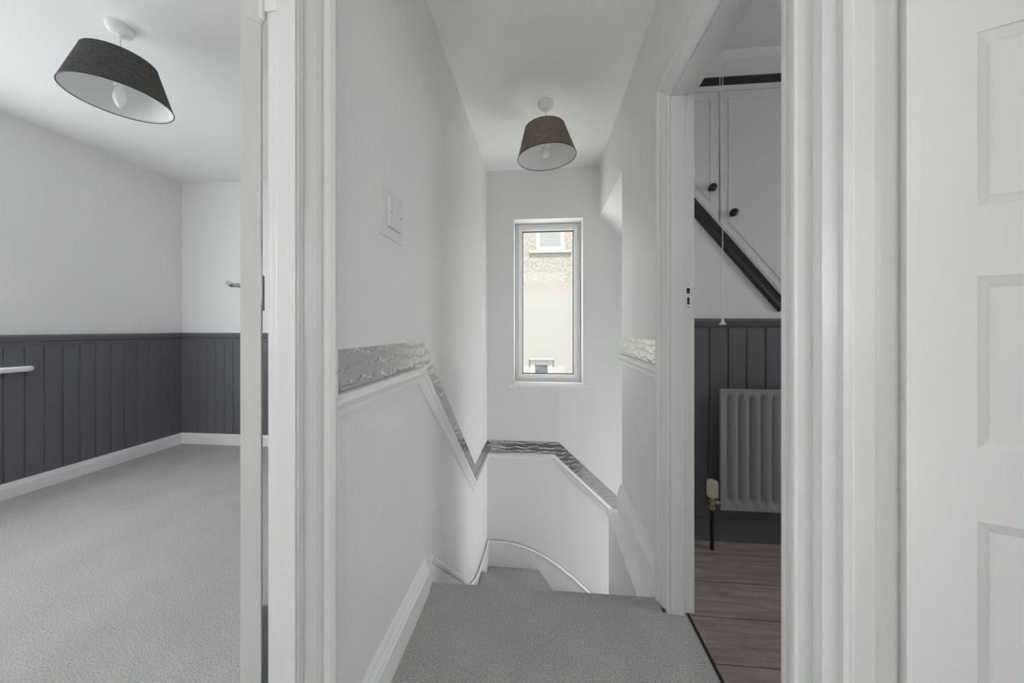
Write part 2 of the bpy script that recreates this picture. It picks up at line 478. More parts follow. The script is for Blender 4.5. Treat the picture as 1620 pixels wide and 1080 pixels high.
# landing carpet with a soft rolled nosing over the top step
bm = BM()
nose = [(YR, 0.0)]
for k in range(9):
    a = PI / 2 - k / 8 * PI
    nose.append((YE - 0.016 + 0.018 * math.cos(a), -0.018 + 0.018 * math.sin(a)))
nose += [(YE - 0.016, -0.2), (YR, -0.2)]
prism(bm, nose, -0.53, XR - .02, 'x')
prism(bm, [(RD0 - .004, 0.0), (RD1 + .008, 0.0), (RD1 + .008, -.2), (RD0 - .004, -.2)], XR - .02, 0.532, 'x')
prism(bm, [(ND0, 0.0), (ND1, 0.0), (ND1, -.2), (ND0, -.2)], XR - .02, XR + .05, 'x')
struct(obj('floor', bm, M['carpet'], smooth=True), 'grey cut pile carpet of landing rolled over the top step', 'floor')

# ------------------------------------------------------------------ stair window
WY = 3.03
win = empty('window_1', (0.042, WY, WZ0))
struct(win, 'narrow tall white window over the stairs looking onto cream house', 'window')
o_ = (0.042, WY, WZ0)


def ringbox(bm, x0, x1, z0, z1, w, y0, y1):
    box(bm, x0, x0 + w, y0, y1, z0, z1); box(bm, x1 - w, x1, y0, y1, z0, z1)
    box(bm, x0 + w, x1 - w, y0, y1, z0, z0 + w); box(bm, x0 + w, x1 - w, y0, y1, z1 - w, z1)


bm = BM(); ringbox(bm, WX0 + .002, WX1 - .002, WZ0 + .012, WZ1 - .002, 0.022, WY - .005, WY + .065)
obj('frame', bm, M['upvc'], win, 0.003, origin=o_)
bm = BM(); ringbox(bm, WX0 + .026, WX1 - .026, WZ0 + .036, WZ1 - .026, 0.036, WY - .018, WY + .05)
obj('sash', bm, M['upvc'], win, 0.006, origin=o_)
bm = BM(); ringbox(bm, WX0 + .0615, WX1 - .0615, WZ0 + .0715, WZ1 - .0615, 0.0075, WY + .004, WY + .02)
obj('gasket', bm, M['rubber'], win, origin=o_)
bm = BM(); box(bm, WX0 + .066, WX1 - .066, WY + .010, WY + .014, WZ0 + .076, WZ1 - .066)
obj('glass_pane', bm, M['glass'], win, origin=o_)
bm = BM(); box(bm, WX0 - .035, WX1 + .035, YB - .030, YB + .0, WZ0 - .022, WZ0 + .003)
box(bm, WX0 + .001, WX1 - .001, YB, WY + .02, WZ0 - .0, WZ0 + .012)
obj('window_sill', bm, M['joinery'], win, 0.004, origin=o_)

# bedroom window (outside the frame, only the end of its sill shows)
bw = empty('window_2', (BX, (BW0 + BW1) / 2, BZ0))
struct(bw, 'bedroom window whose white rounded sill end shows at left edge', 'window')
o_ = bw.location.copy()
bm = BM()
for y0, y1 in ((BW0, BW0 + .06), (BW1 - .06, BW1), (.53, .59)):
    box(bm, BX - .14, BX - .08, y0, y1, BZ0, BZ1)
box(bm, BX - .14, BX - .08, BW0, BW1, BZ0, BZ0 + .06); box(bm, BX - .14, BX - .08, BW0, BW1, BZ1 - .06, BZ1)
obj('frame', bm, M['upvc'], bw, 0.004, origin=o_)
bm = BM(); box(bm, BX - .113, BX - .109, BW0 + .05, BW1 - .05, BZ0 + .05, BZ1 - .05)
obj('glass_pane', bm, M['glass'], bw, origin=o_)
bm = BM()
yend = 1.935
pl = [(BX, BW0 - .1), (BX + .055, BW0 - .1)]
pl += [(BX + .012 + .046 * math.cos(a), yend - .046 + .046 * math.sin(a)) for a in [k * PI / 16 for k in range(9)]]
pl += [(BX, yend)]
prism(bm, pl, .783, .817, 'z')
obj('window_sill', bm, M['joinery'], bw, 0.012, origin=o_, seg=4)

# ------------------------------------------------------------------ mouldings
P_ARCH = [(0.0, -.006), (0.0, .000), (.005, .005), (.014, .007), (.018, .005), (.024, .008), (.036, .015), (.044, .018),
          (.048, .018), (.052, .018), (.058, .026), (.066, .031), (.074, .031), (.078, .027), (.080, -.001)]


def scaled(p, sa, so):
    return [(a * sa, o * so) for a, o in p]


P_DADO = [(-.058, 0), (-.058, .006), (-.052, .009), (-.049, .009), (-.046, .012), (-.038, .012), (-.030, .016), (-.022, .024),
          (-.016, .027), (-.010, .027), (-.006, .024), (-.004, .020), (0, .019), (0, 0)]
P_SKIRT = [(0, 0), (0, .022), (.085, .022), (.088, .018), (.096, .018), (.104, .015), (.112, .010), (.118, .010), (.124, .007), (.130, .006), (.132, 0)]
P_RAIL = [(-.080, 0), (-.080, .014), (-.062, .018), (-.050, .018), (-.040, .030), (-.012, .034), (0, .030), (0, 0)]

# landing dado rail (follows the stair down) and the foil border above it
pathL = [(XL, 0.700, .908), (XL, 1.283, .908), (XL, 2.318, .003), (XL, YB, .003)]
pathB = [(XL, YB, .003), (0.092, YB, .003), (0.620, YB, -.471)]
pathR = [(XR, 2.088, .908), (XR, 1.38, .908)]
t1 = empty('trim_1', (XL, 1.3, .9)); o_ = (XL, 1.3, .9)
struct(t1, 'white moulded dado rail dropping with the stairs on left wall', 'dado rail')
bm = BM(); sweep(bm, pathL, (1, 0, 0), P_DADO); obj('rail', bm, M['joinery'], t1, origin=o_)
t2 = empty('trim_2', (0, YB, 0)); o_ = (0, YB, 0)
struct(t2, 'white moulded dado rail level then sloping down under the window', 'dado rail')
bm = BM(); sweep(bm, pathB, (0, -1, 0), P_DADO); obj('rail', bm, M['joinery'], t2, origin=o_)
t3 = empty('trim_3', (XR, 1.7, .9)); o_ = (XR, 1.7, .9)
struct(t3, 'short white dado rail on right wall beside the box room doorway', 'dado rail')
bm = BM(); sweep(bm, pathR, (-1, 0, 0), P_DADO); obj('rail', bm, M['joinery'], t3, origin=o_)
P_FOIL = [(0, 0), (0, .0015), (.102, .0015), (.102, 0)]
bm = BM(); sweep(bm, pathL, (1, 0, 0), P_FOIL)
struct(obj('trim_4', bm, M['foil']), 'shiny silver grey embossed border paper above left dado rail', 'wallpaper border')
bm = BM(); sweep(bm, pathB, (0, -1, 0), [(a, o) for a, o in P_FOIL])
struct(obj('trim_5', bm, M['foil']), 'silver grey border paper above the dado rail under stair window', 'wallpaper border')
bm = BM(); sweep(bm, [(XR, YN, .908), (XR, 1.38, .908)], (-1, 0, 0), P_FOIL)
struct(obj('trim_6', bm, M['foil']), 'bright shiny border paper patch on right wall above short rail', 'wallpaper border')
# painted wall below the dado (smooth) on the landing's left side
# skirtings
bm = BM(); sweep(bm, [(XL, .69, 0), (XL, 1.335, 0)], (1, 0, 0), P_SKIRT)
prism(bm, [(XL, 1.335), (XL + .022, 1.335), (XL + .021, 1.342), (XL + .017, 1.352), (XL + .016, 1.385), (XL, 1.385)], -.05, .118, 'z')
struct(obj('baseboard_left', bm, M['joinery']), 'white moulded skirting along left side of the grey landing', 'skirting board')
bm = BM(); sweep(bm, [(XR, 2.085, 0), (XR, 1.382, 0)], (-1, 0, 0), P_SKIRT[1:2] + P_SKIRT[2:] + [(-.06, 0), (-.06, .022)])
struct(obj('baseboard_right', bm, M['joinery']), 'short white skirting above stair ledge beside box room doorway', 'skirting board')
P_SK_BED = [(0, 0), (0, .024), (.070, .024), (.074, .019), (.086, .017), (.098, .015), (.100, 0)]
bm = BM(); sweep(bm, [(BX, YR, 0), (BX, 2.872, 0)], (1, 0, 0), P_SK_BED)
struct(obj('baseboard_bedroom_left', bm, M['joinery'], None), 'white skirting under dark panelling on bedroom left wall', 'skirting board')
bm = BM(); sweep(bm, [(BX, 2.872, 0), (XLo, 2.872, 0)], (0, -1, 0), P_SK_BED)
struct(obj('baseboard_bedroom_back', bm, M['joinery'], None), 'white skirting under dark panelling at far end of bedroom', 'skirting board')


# tongue and groove panelling: one sheet with real V grooves
def panelling(bm, p0, p1, normal, z0, z1, pitch, start, t=.012, g=.005, d=.006):
    p0 = Vector(p0); p1 = Vector(p1); n = Vector(normal)
    L = (p1 - p0).length; u = (p1 - p0) / L
    pts = [(0, 0), (0, t)]
    s = start
    while s < L - g:
        if s > g:
            pts += [(s - g, t), (s - .0012, t - d), (s + .0012, t - d), (s + g, t)]
        s += pitch
    pts += [(L, t), (L, 0)]
    def P(a, o, z): return (p0.x + u.x * a + n.x * o, p0.y + u.y * a + n.y * o, z)
    A = [bm.verts.new(P(a, o, z0)) for a, o in pts]
    B = [bm.verts.new(P(a, o, z1)) for a, o in pts]
    for i in range(len(pts) - 1):
        bm.faces.new((A[i], A[i + 1], B[i + 1], B[i]))
    bm.faces.new(B)


bm = BM(); panelling(bm, (BX, YR, 0), (BX, 2.872, 0), (1, 0, 0), .09, .80, .0875, .040)
panelling(bm, (BX, BW1 + .01, 0), (BX, 2.872, 0), (1, 0, 0), .80, .96, .0875, .040 + .0875 * 34 - (BW1 + .01 - YR))
struct(obj('trim_7', bm, M['slate']), 'slate grey tongue and groove panelling on bedroom left wall', 'wall panelling')
bm = BM(); panelling(bm, (BX, 2.872, 0), (XLo, 2.872, 0), (0, -1, 0), .09, .96, .0875, .0875)
struct(obj('trim_8', bm, M['slate']), 'slate grey tongue and groove panelling at bedroom far end', 'wall panelling')
bm = BM(); sweep(bm, [(BX, BW1 + .03, 1.018), (BX, 2.872, 1.018)], (1, 0, 0), P_RAIL)
struct(obj('trim_9', bm, M['slate'], None, 0), 'slate grey chair rail capping panelling on bedroom left wall', 'chair rail')
bm = BM(); sweep(bm, [(BX, 2.872, 1.018), (XLo, 2.872, 1.018)], (0, -1, 0), P_RAIL)
struct(obj('trim_10', bm, M['slate']), 'slate grey chair rail capping panelling at bedroom far end', 'chair rail')


# ------------------------------------------------------------------ door frames
def box_o(name, boxes, m, parent, origin, bevel=0.0015):
    bm = BM()
    for b in boxes: box(bm, *b)
    return obj(name, bm, m, parent, bevel, origin=origin)


# bedroom doorway (left)
f1 = empty('trim_11', (XL, LD1, 0)); o_ = (XL, LD1, 0)
struct(f1, 'white door frame with wide moulded architrave, left foreground', 'door frame')
bm = BM(); sweep(bm, [(XL, LD0, 0), (XL, LD0, HD), (XL, LD1, HD), (XL, LD1, 0)], (1, 0, 0), scaled(P_ARCH, 1.18, 1.12))
obj('architrave', bm, M['trim'], f1, origin=o_)
box_o('lining', [(-.510, XL + .004, LD1 - .001, LD1 + .022, 0, HD), (-.532, -.510, LD1 + .011, LD1 + .0225, 0, HD + .012), (XLo - .002, -.532, LD1 + .018, LD1 + .0225, 0, HD + .012),
                 (-.510, XL + .012, LD0 - .02, LD0 + .001, 0, HD), (XLo - .002, -.510, LD0 - .02, LD0 - .010, 0, HD),
                 (-.510, XL + .004, LD0, LD1, HD - .001, HD + .02), (XLo - .002, -.510, LD0, LD1 + .01, HD + .012, HD + .022)], M['trim'], f1, o_)
bm = BM(); sweep(bm, [(XLo, LD1 + .0215, 0), (XLo, LD1 + .0215, HD), (XLo, LD0, HD), (XLo, LD0, 0)], (-1, 0, 0), P_ARCH)
obj('architrave', bm, M['trim'], f1, origin=o_)
box_o('hinge_flap', [(-.543, -.512, LD1 + .0095, LD1 + .0112, 1.680, 1.776)], M['plastic'], f1, o_, .0004)

# box room doorway (right, far)
f2 = empty('trim_12', (XR, RD1, 0)); o_ = (XR, RD1, 0)
struct(f2, 'white moulded door frame with strike plate around box room doorway', 'door frame')
bm = BM(); sweep(bm, [(XR, RD1, 0), (XR, RD1, HD), (XR, RD0, HD), (XR, RD0, 0)], (-1, 0, 0), scaled(P_ARCH, 0.97, 0.85))
obj('architrave', bm, M['trim'], f2, origin=o_)
box_o('lining', [(XR + .006, .519, RD1 - .001, RD1 + .0185, 0, HD), (.519, XRo + .003, RD1 + .012, RD1 + .0185, 0, HD + .010),
                 (XR + .006, .519, RD0 - .02, RD0 + .001, 0, HD), (.519, XRo + .003, RD0 - .02, RD0 - .010, 0, HD),
                 (XR + .006, .519, RD0, RD1, HD - .001, HD + .02), (.519, XRo + .003, RD0 - .01, RD1 + .012, HD + .010, HD + .02)], M['trim'], f2, o_)
ys = RD1 + .012
bm = BM(); box(bm, .528, .5525, ys - .0015, ys, 1.130, 1.232)
box(bm, .550, XRo + .010, ys - .0015, ys, 1.186, 1.214)
sp = obj('strike_plate', bm, M['plastic'], f2, 0.0004, origin=o_); tag(sp, 'white painted strike plate with two dark slots')
bm = BM(); box(bm, .532, .543, ys - .0022, ys - .0005, 1.189, 1.209); box(bm, .534, .542, ys - .0022, ys - .0005, 1.148, 1.174)
obj('latch_hole', bm, M['hole'], sp, origin=o_)
bm = BM(); lathe(bm, [(0, -.0028), (.003, -.0028), (.003, 0)], (.538, ys, 1.222), 12, 'y'); lathe(bm, [(0, -.0028), (.003, -.0028), (.003, 0)], (.538, ys, 1.139), 12, 'y')
obj('screw', bm, M['chrome'], sp, origin=o_)

# doorway nearest the camera on the right
f3 = empty('trim_13', (XR, ND1, 0)); o_ = (XR, ND1, 0)
struct(f3, 'white door frame of panelled door in right foreground', 'door frame')
PB = [(0, 0), (0, .013), (.006, .016), (.016, .014), (.022, .008), (.027, .007), (.044, .017), (.048, .016), (.050, 0)]
bm = BM(); sweep(bm, [(XR, ND1, 0), (XR, ND1, HD), (XR, ND0, HD), (XR, ND0, 0)], (-1, 0, 0), PB)
obj('architrave', bm, M['trim'], f3, origin=o_)
box_o('lining', [(XR - .008, .487, ND1 - .001, ND1 + .02, 0, HD), (.487, XRo - .02, ND1 + .012, ND1 + .022, 0, HD + .01),
                 (XR - .012, .487, ND0 - .02, ND0, 0, HD), (.487, XRo, ND0 - .02, ND0 - .01, 0, HD),
                 (XR - .008, .487, ND0, ND1, HD - .001, HD + .02), (.487, XRo, ND0, ND1 + .012, HD + .01, HD + .02)], M['trim'], f3, o_)


# ------------------------------------------------------------------ panelled door leaves
def door_leaf(root, width, t, sgn, panels_x, panels_z, H=1.905):
    """leaf in local x (0..width), thickness along sgn*y; a frame of stiles and rails with recessed bevelled panels"""
    y0, y1 = (0, t) if sgn > 0 else (-t, 0)
    d = .009
    bm = BM()
    xs = sorted({0, width, *[v for p in panels_x for v in p]})
    zs = sorted({.006, H, *[v for p in panels_z for v in p]})
    # stiles run full height; rails between
    for i in range(len(xs) - 1):
        is_panel_col = any(abs(xs[i] - p[0]) < 1e-6 for p in panels_x)
        if not is_panel_col:
            box(bm, xs[i], xs[i + 1], y0, y1, .006, H)
        else:
            for j in range(len(zs) - 1):
                if not any(abs(zs[j] - p[0]) < 1e-6 for p in panels_z):
                    box(bm, xs[i], xs[i + 1], y0, y1, zs[j], zs[j + 1])
    obj('door_leaf', bm, M['trim'], root)
    w = .011
    for (a, b) in panels_x:
        for (c, e) in panels_z:
            bm = BM()
            for ys_, yo in ((y0 + d, y0 + .0015), (y1 - d, y1 - .0015)):
                o4 = [(a, c), (b, c), (b, e), (a, e)]
                i4 = [(a + w, c + w), (b - w, c + w), (b - w, e - w), (a + w, e - w)]
                j4 = [(a + w + .004, c + w + .004), (b - w - .004, c + w + .004), (b - w - .004, e - w - .004), (a + w + .004, e - w - .004)]
                sy = 1 if ys_ > yo else -1
                vo = [bm.verts.new((x, yo, z)) for x, z in o4]
                vi = [bm.verts.new((x, ys_ - sy * .0025, z)) for x, z in i4]
                vj = [bm.verts.new((x, ys_, z)) for x, z in j4]
                for k in range(4):
                    bm.faces.new((vo[k], vo[(k + 1) % 4], vi[(k + 1) % 4], vi[k]))
                    bm.faces.new((vi[k], vi[(k + 1) % 4], vj[(k + 1) % 4], vj[k]))
                bm.faces.new(vj)
            obj('panel', bm, M['trim'], root)


PZ = [(.235, .470), (.566, .801), (.897, 1.130), (1.224, 1.457), (1.552, 1.780)]


def hinge(root, z0, kx, ky):
    bm = BM()
    tube(bm, [(kx, ky, z0), (kx, ky, z0 + .10)], .0065, 14)
    lathe(bm, [(0, -.007), (.004, -.005), (.0065, 0)], (kx, ky, z0), 12)
    lathe(bm, [(.0065, 0), (.004, .005), (0, .007)], (kx, ky, z0 + .10), 12)
    box(bm, kx, 0.0, ky - .001, ky + .0012, z0, z0 + .10)
    box(bm, -.0012, .0004, ky, .026, z0, z0 + .10)
    return obj('hinge', bm, M['plastic'], root, smooth=True)


# bedroom door, swung right back so that its hinge edge faces the camera
d1 = empty('door_1', (-.570, .644, 0), math.atan2(.753, -.658))
struct(d1, 'open white bedroom door seen edge on in left foreground', 'door')
door_leaf(d1, .755, .033, 1, [(.085, .345), (.41, .67)], PZ)
hinge(d1, 1.678, -.018, -.003)
hinge(d1, .18, -.018, -.003)
for s, yf in ((1, .033), (-1, 0)):
    bm = BM(); box(bm, .675, .715, min(yf, yf + s * .006), max(yf, yf + s * .006), 1.125, 1.252)
    bp_ = obj('handle_plate', bm, M['grey_metal'], d1, .0015)
    if s < 0: continue
    bm = BM(); tube(bm, [(.695, yf + s * .005, 1.212), (.695, yf + s * .048, 1.212), (.688, yf + s * .056, 1.212), (.60, yf + s * .058, 1.210)], .0075, 12)
    obj('lever_handle', bm, M['chrome'], bp_, smooth=True)

# panelled door in the right foreground
d2 = empty('door_2', (.535, .572, 0), math.atan2(-.41, .912))
struct(d2, 'white many panelled door standing ajar at right edge', 'door')
door_leaf(d2, .70, .035, -1, [(.066, .322), (.378, .634)], PZ)

# ------------------------------------------------------------------ staircase
st = empty('staircase', (0, YE, -1.3)); o_ = (0, YE, -1.3)
tag(st, 'grey carpeted winder stairs dropping away from the landing', 'stairs')
RI, GO = .191, .215
SX0, SX1 = XL + .014, .395
PV = (.425, 2.045)                        # pivot of the winders


def edge_to(a):                            # where the winder line at angle a leaves the well
    pass


def step(poly, z):
    bm = BM(); prism(bm, poly, z - .22, z, 'z')
    return obj('step', bm, M['carpet'], st, .012, origin=o_, seg=3)


for k in range(1, 4):
    y0 = YE - .014 + GO * (k - 1); y1 = YE + GO * k + .012
    step([(SX0, y0), (SX1, y0), (SX1, y1), (SX0, y1)], -RI * k)
A1 = (SX0, 2.55); B1 = (-.037, YB - .016); C0 = (SX0, YB - .016)
step([(SX0, 2.032), (SX1, 2.032), PV, A1], -RI * 4)
step([(SX0, 2.52), (.40, 2.035), PV, B1, C0], -RI * 5)
step([(-.07, YB - .016), (.40, 2.05), (PV[0] + .03, 2.10), (.50, YB - .016)], -RI * 6)
for k in range(7, 12):
    x0 = .46 + GO * (k - 7) - .014; x1 = .46 + GO * (k - 6) + .012
    step([(x0, 2.08), (x1, 2.08), (x1, YB - .016), (x0, YB - .016)], -RI * k)
# wall strings: white boards with a bead, ramped over the winders
def string_board(bm, pts, low, fix, axis, t, sgn):
    """pts (s, z top edge); board between top edge and top-low, on plane fix, thickness t"""
    poly = list(pts) + [(pts[-1][0], pts[-1][1] - low), (pts[0][0], pts[0][1] - low)]
    prism(bm, poly, min(fix, fix + sgn * t), max(fix, fix + sgn * t), axis)


sl = .89
left_top = [(1.385, .115), (1.60, .115 - sl * .215), (1.90, .115 - sl * .515), (2.15, -.575), (2.30, -.655), (2.45, -.700), (2.62, -.725), (2.80, -.736), (YB - .002, -.737)]
bm = BM(); string_board(bm, left_top, .62, XL + .002, 'x', .010, 1)
sweep(bm, [(XL + .002, y, z) for y, z in left_top], (1, 0, 0), [(-.022, 0), (-.022, .016), (-.008, .020), (0, .012), (0, 0)])
obj('wall_string', bm, M['joinery'], st, origin=o_)
back_top = [(XL + .002, -.737), (-.35, -.739), (-.22, -.755), (-.10, -.790), (.02, -.845), (.14, -.920), (.26, -1.010), (.40, -1.135), (.60, -1.315), (1.2, -1.85)]
bm = BM(); string_board(bm, back_top, .60, YB - .002, 'y', .012, -1)
sweep(bm, [(x, YB - .002, z) for x, z in back_top], (0, -1, 0), [(-.024, 0), (-.024, .018), (-.008, .022), (0, .013), (0, 0)])
obj('wall_string', bm, M['joinery'], st, origin=o_)
# boxed-in side and flat capping on the right of the top flight
bm = BM(); box(bm, .397, XR - .002, YE + .003, 2.115, -1.5, -.062)
obj('side_panel', bm, M['joinery'], st, .003, origin=o_)
bm = BM(); box(bm, .385, XR - .002, YE + .003, 2.125, -.062, -.038)
obj('capping', bm, M['joinery'], st, .005, origin=o_)

# ------------------------------------------------------------------ light switch
ls = empty('light_switch', (XL, 1.036, 1.335)); o_ = ls.location.copy()
tag(ls, 'white square light switch on a larger square plate, left landing wall', 'light switch')
bm = BM(); box(bm, XL, XL + .004, .957, 1.113, 1.337, 1.487); obj('finger_plate', bm, M['plastic'], ls, .0012, origin=o_)
bm = BM(); box(bm, XL + .004, XL + .013, .996, 1.086, 1.371, 1.461); sb = obj('switch_plate', bm, M['plastic'], ls, .002, origin=o_)
bm = BM(); prism(bm, [(XL + .012, 1.400), (XL + .0165, 1.400), (XL + .0145, 1.432), (XL + .012, 1.432)], 1.029, 1.053, 'y')
# rocker polygon above is in (x,z); keep it a shallow tilted key
obj('rocker', bm, M['plastic'], sb, .001, origin=o_)
for y in (1.008, 1.074):
    bm = BM(); lathe(bm, [(0, .0142), (.003, .014), (.0034, .012)], (XL, y, 1.416), 12, 'x')
    obj('screw', bm, M['chrome'], sb, origin=o_)


# ------------------------------------------------------------------ pendant lamps
def make_pendant(name, loc, label, group, tilt, bulb_kind, cloth):
    root = empty(name, loc)
    tag(root, label, 'ceiling lamp', group)
    bm = BM(); lathe(bm, [(0, -.001), (.047, -.001), (.046, -.012), (.040, -.028), (.030, -.034), (.012, -.036), (.008, -.046), (0, -.046)], seg=40)
    obj('ceiling_rose', bm, M['plastic'], root, smooth=True)
    bm = BM(); tube(bm, [(0, 0, -.04), (0, 0, -.225)], .0032, 10)
    obj('flex', bm, M['plastic'], root, smooth=True)
    bm = BM(); lathe(bm, [(0, -.185), (.012, -.187), (.016, -.20), (.017, -.235), (.020, -.238), (.020, -.262), (0, -.262)], seg=24)
    obj('lamp_holder', bm, M['plastic'], root, smooth=True)
    zt, zb, rt, rb = -.150, -.325, .117, .173
    Rm = Matrix.Rotation(tilt[0], 4, 'Y') @ Matrix.Rotation(tilt[1], 4, 'X')
    ctr = Vector((0, 0, -.215))
    def tilted(bm):
        bmesh.ops.rotate(bm, verts=bm.verts, cent=ctr, matrix=Rm.to_3x3())
    bm = BM()
    lathe(bm, [(rt - .0004, zt), (rt + .0012, zt), (rb + .0012, zb), (rb - .0004, zb)], seg=72, close=True); tilted(bm)
    sh = obj('lamp_shade', bm, M[cloth], root, smooth=True)
    bm = BM()
    lathe(bm, [(rt - .0026, zt + .001), (rt - .0008, zt + .001), (rb - .0008, zb + .0012), (rb - .0026, zb + .0012)], seg=72, close=True); tilted(bm)
    obj('shade_lining', bm, M['shade_in'], sh, smooth=True)
    bm = BM()
    for i in range(72):
        pass
    def hoop(bm, r, z, rr):
        pr = [(r + rr * math.cos(a), z + rr * math.sin(a)) for a in [2 * PI * k / 10 for k in range(10)]]
        lathe(bm, pr, seg=72, close=True)
    hoop(bm, rb, zb, .0022); hoop(bm, rt, zt, .0020); tilted(bm)
    obj('shade_rim', bm, M['black'], sh, smooth=True)
    bm = BM()
    for k in range(3):
        a = 2 * PI * k / 3 + .4
        tube(bm, [(.018 * math.cos(a), .018 * math.sin(a), -.236), (rt * .55 * math.cos(a), rt * .55 * math.sin(a), -.20), ((rt - .002) * math.cos(a), (rt - .002) * math.sin(a), zt - .002)], .0016, 8)
    hoop(bm, .021, -.237, .0016); tilted(bm)
    obj('shade_carrier', bm, M['plastic'], sh, smooth=True)
    bm = BM()
    if bulb_kind == 'ball':
        pr = [(0.012, -.262), (.013, -.272)] + [(.0285 * math.sin(a), -.300 + .0285 * math.cos(a)) for a in [.5 + k * (PI - .5) / 14 for k in range(15)]]
    else:
        pr = [(.012, -.262), (.0135, -.272), (.018, -.285), (.0215, -.298), (.0225, -.311), (.021, -.326), (.017, -.340), (.011, -.351), (.005, -.357), (0, -.359)]
    lathe(bm, pr, seg=32)
    obj('light_bulb', bm, M['bulb'], root, smooth=True)
    return root


make_pendant('pendant_lamp', (-1.876, 1.356, HC), 'dark grey tapered fabric pendant lampshade hanging in the left bedroom', 'matching pendant lamps', (0.02, 0.0), 'candle', 'fabric')
make_pendant('pendant_lamp', (.0146, 2.040, HC), 'dark brown grey tapered fabric pendant lampshade hanging above the stairs', 'matching pendant lamps', (-0.075, 0.03), 'ball', 'fabric_brown')

# ------------------------------------------------------------------ box room contents
Yw = YF
bm = BM(); panelling(bm, (XRo, Yw, 0), (XE, Yw, 0), (0, -1, 0), .10, 1.075, .0885, .011 + .0885)
struct(obj('trim_14', bm, M['slate_dark']), 'charcoal tongue and groove panelling behind the radiator', 'wall panelling')
bm = BM(); sweep(bm, [(XRo, Yw, 1.108), (XE, Yw, 1.108)], (0, -1, 0), [(-.046, 0), (-.046, .014), (-.036, .022), (-.012, .030), (0, .026), (0, 0)])
struct(obj('trim_15', bm, M['slate_dark']), 'charcoal chair rail above the radiator panelling', 'chair rail')
bm = BM(); sweep(bm, [(XRo, Yw, 0), (XE, Yw, 0)], (0, -1, 0), [(0, 0), (0, .026), (.115, .026), (.120, .021), (.132, .020), (.150, .014), (.160, .013), (.160, 0)])
struct(obj('baseboard_box_room', bm, M['slate_dark']), 'charcoal skirting board under the radiator', 'skirting board')
bm = BM(); sweep(bm, [(XRo, Yw, 2.312), (XE, Yw, 2.312)], (0, -1, 0), [(-.040, 0), (-.040, .012), (-.026, .018), (-.010, .026), (0, .022), (0, 0)])
struct(obj('trim_16', bm, M['navy']), 'black picture rail above the white cupboard doors', 'picture rail')
bm = BM(); sweep(bm, [(XRo, Yw, 2.440), (XE, Yw, 2.440)], (0, -1, 0), [(-.03, 0), (-.028, .006), (-.006, .028), (0, .03), (0, 0)])
struct(obj('trim_17', bm, M['ceiling']), 'narrow white coving above the black picture rail', 'coving')

# cupboard in the bulkhead: doors cut along the slope of the stairs
cb = empty('bulkhead_cupboard', (.90, Yw, 1.1)); o_ = cb.location.copy()
tag(cb, 'white built in cupboard with slanted doors and dark sloping rail', 'cupboard')
SLP = 1.205


def ztop(x):                              # top edge of the dark sloping rail
    return 1.708 - SLP * (x - .764)


bm = BM()
x0, x1 = .60, 1.76
c, s = 1 / math.hypot(1, SLP), SLP / math.hypot(1, SLP)
sweep(bm, [(x0, Yw, ztop(x0)), (1.205, Yw, ztop(1.205))], (0, -1, 0),
      [(-.055, 0), (-.055, .010), (-.046, .020), (-.034, .020), (-.028, .015), (-.014, .017), (-.006, .024), (0, .022), (0, 0)])
obj('sloping_rail', bm, M['slate_black'], cb, origin=o_)
bm = BM()
sweep(bm, [(x0, Yw, ztop(x0) + .001), (1.205, Yw, ztop(1.205) + .001)], (0, -1, 0), [(0, 0), (0, .016), (.012, .016), (.012, 0)])
box(bm, .60, 1.42, Yw - .018, Yw, 2.245, 2.272)
obj('face_frame', bm, M['trim'], cb, .001, origin=o_)


def cup_door(xa, xb, knob_x, knob_z):
    zt = 2.243
    up = .018
    poly = [(xa, zt), (xa, ztop(xa) + up), (xb, ztop(xb) + up), (xb, zt)]
    bm = BM(); prism(bm, poly, Yw - .018, Yw - .002, 'y')
    d = obj('door', bm, M['trim'], cb, .0015, origin=o_)
    # applied bead following the outline
    m = .040
    ins = [(xa + m, zt - m), (xb - m, zt - m), (xb - m, ztop(xb - m) + up + m * 1.45), (xa + m, ztop(xa + m) + up + m * 1.45)]
    bm = BM()
    for i in range(4):
        a, b = ins[i], ins[(i + 1) % 4]
        v = Vector((b[0] - a[0], 0, b[1] - a[1])); L = v.length; v /= L
        n = Vector((-v.z, 0, v.x)) * .0045
        A = Vector((a[0], Yw - .018, a[1])); B = Vector((b[0], Yw - .018, b[1])); o = Vector((0, -.0032, 0))
        r1 = [bm.verts.new(p) for p in (A - n, A - n * .5 + o, A + n * .5 + o, A + n)]
        r2 = [bm.verts.new(p) for p in (B - n, B - n * .5 + o, B + n * .5 + o, B + n)]
        for k in range(3):
            bm.faces.new((r1[k], r1[k + 1], r2[k + 1], r2[k]))
        bm.faces.new(r1[::-1]); bm.faces.new(r2)
    obj('panel_moulding', bm, M['trim'], d, origin=o_)
    bm = BM(); yk = Yw - .018
    lathe(bm, [(0, -.034), (.010, -.0333), (.0172, -.029), (.0198, -.021), (.0172, -.013), (.009, -.008), (.009, -.004), (.015, -.002), (.015, 0), (0, 0)], (knob_x, yk, knob_z), 28, 'y')
    obj('knob', bm, M['bronze'], d, origin=o_, smooth=True)


cup_door(.62, .8765, .838, 1.757)
cup_door(.8825, 1.36, .938, 1.630)

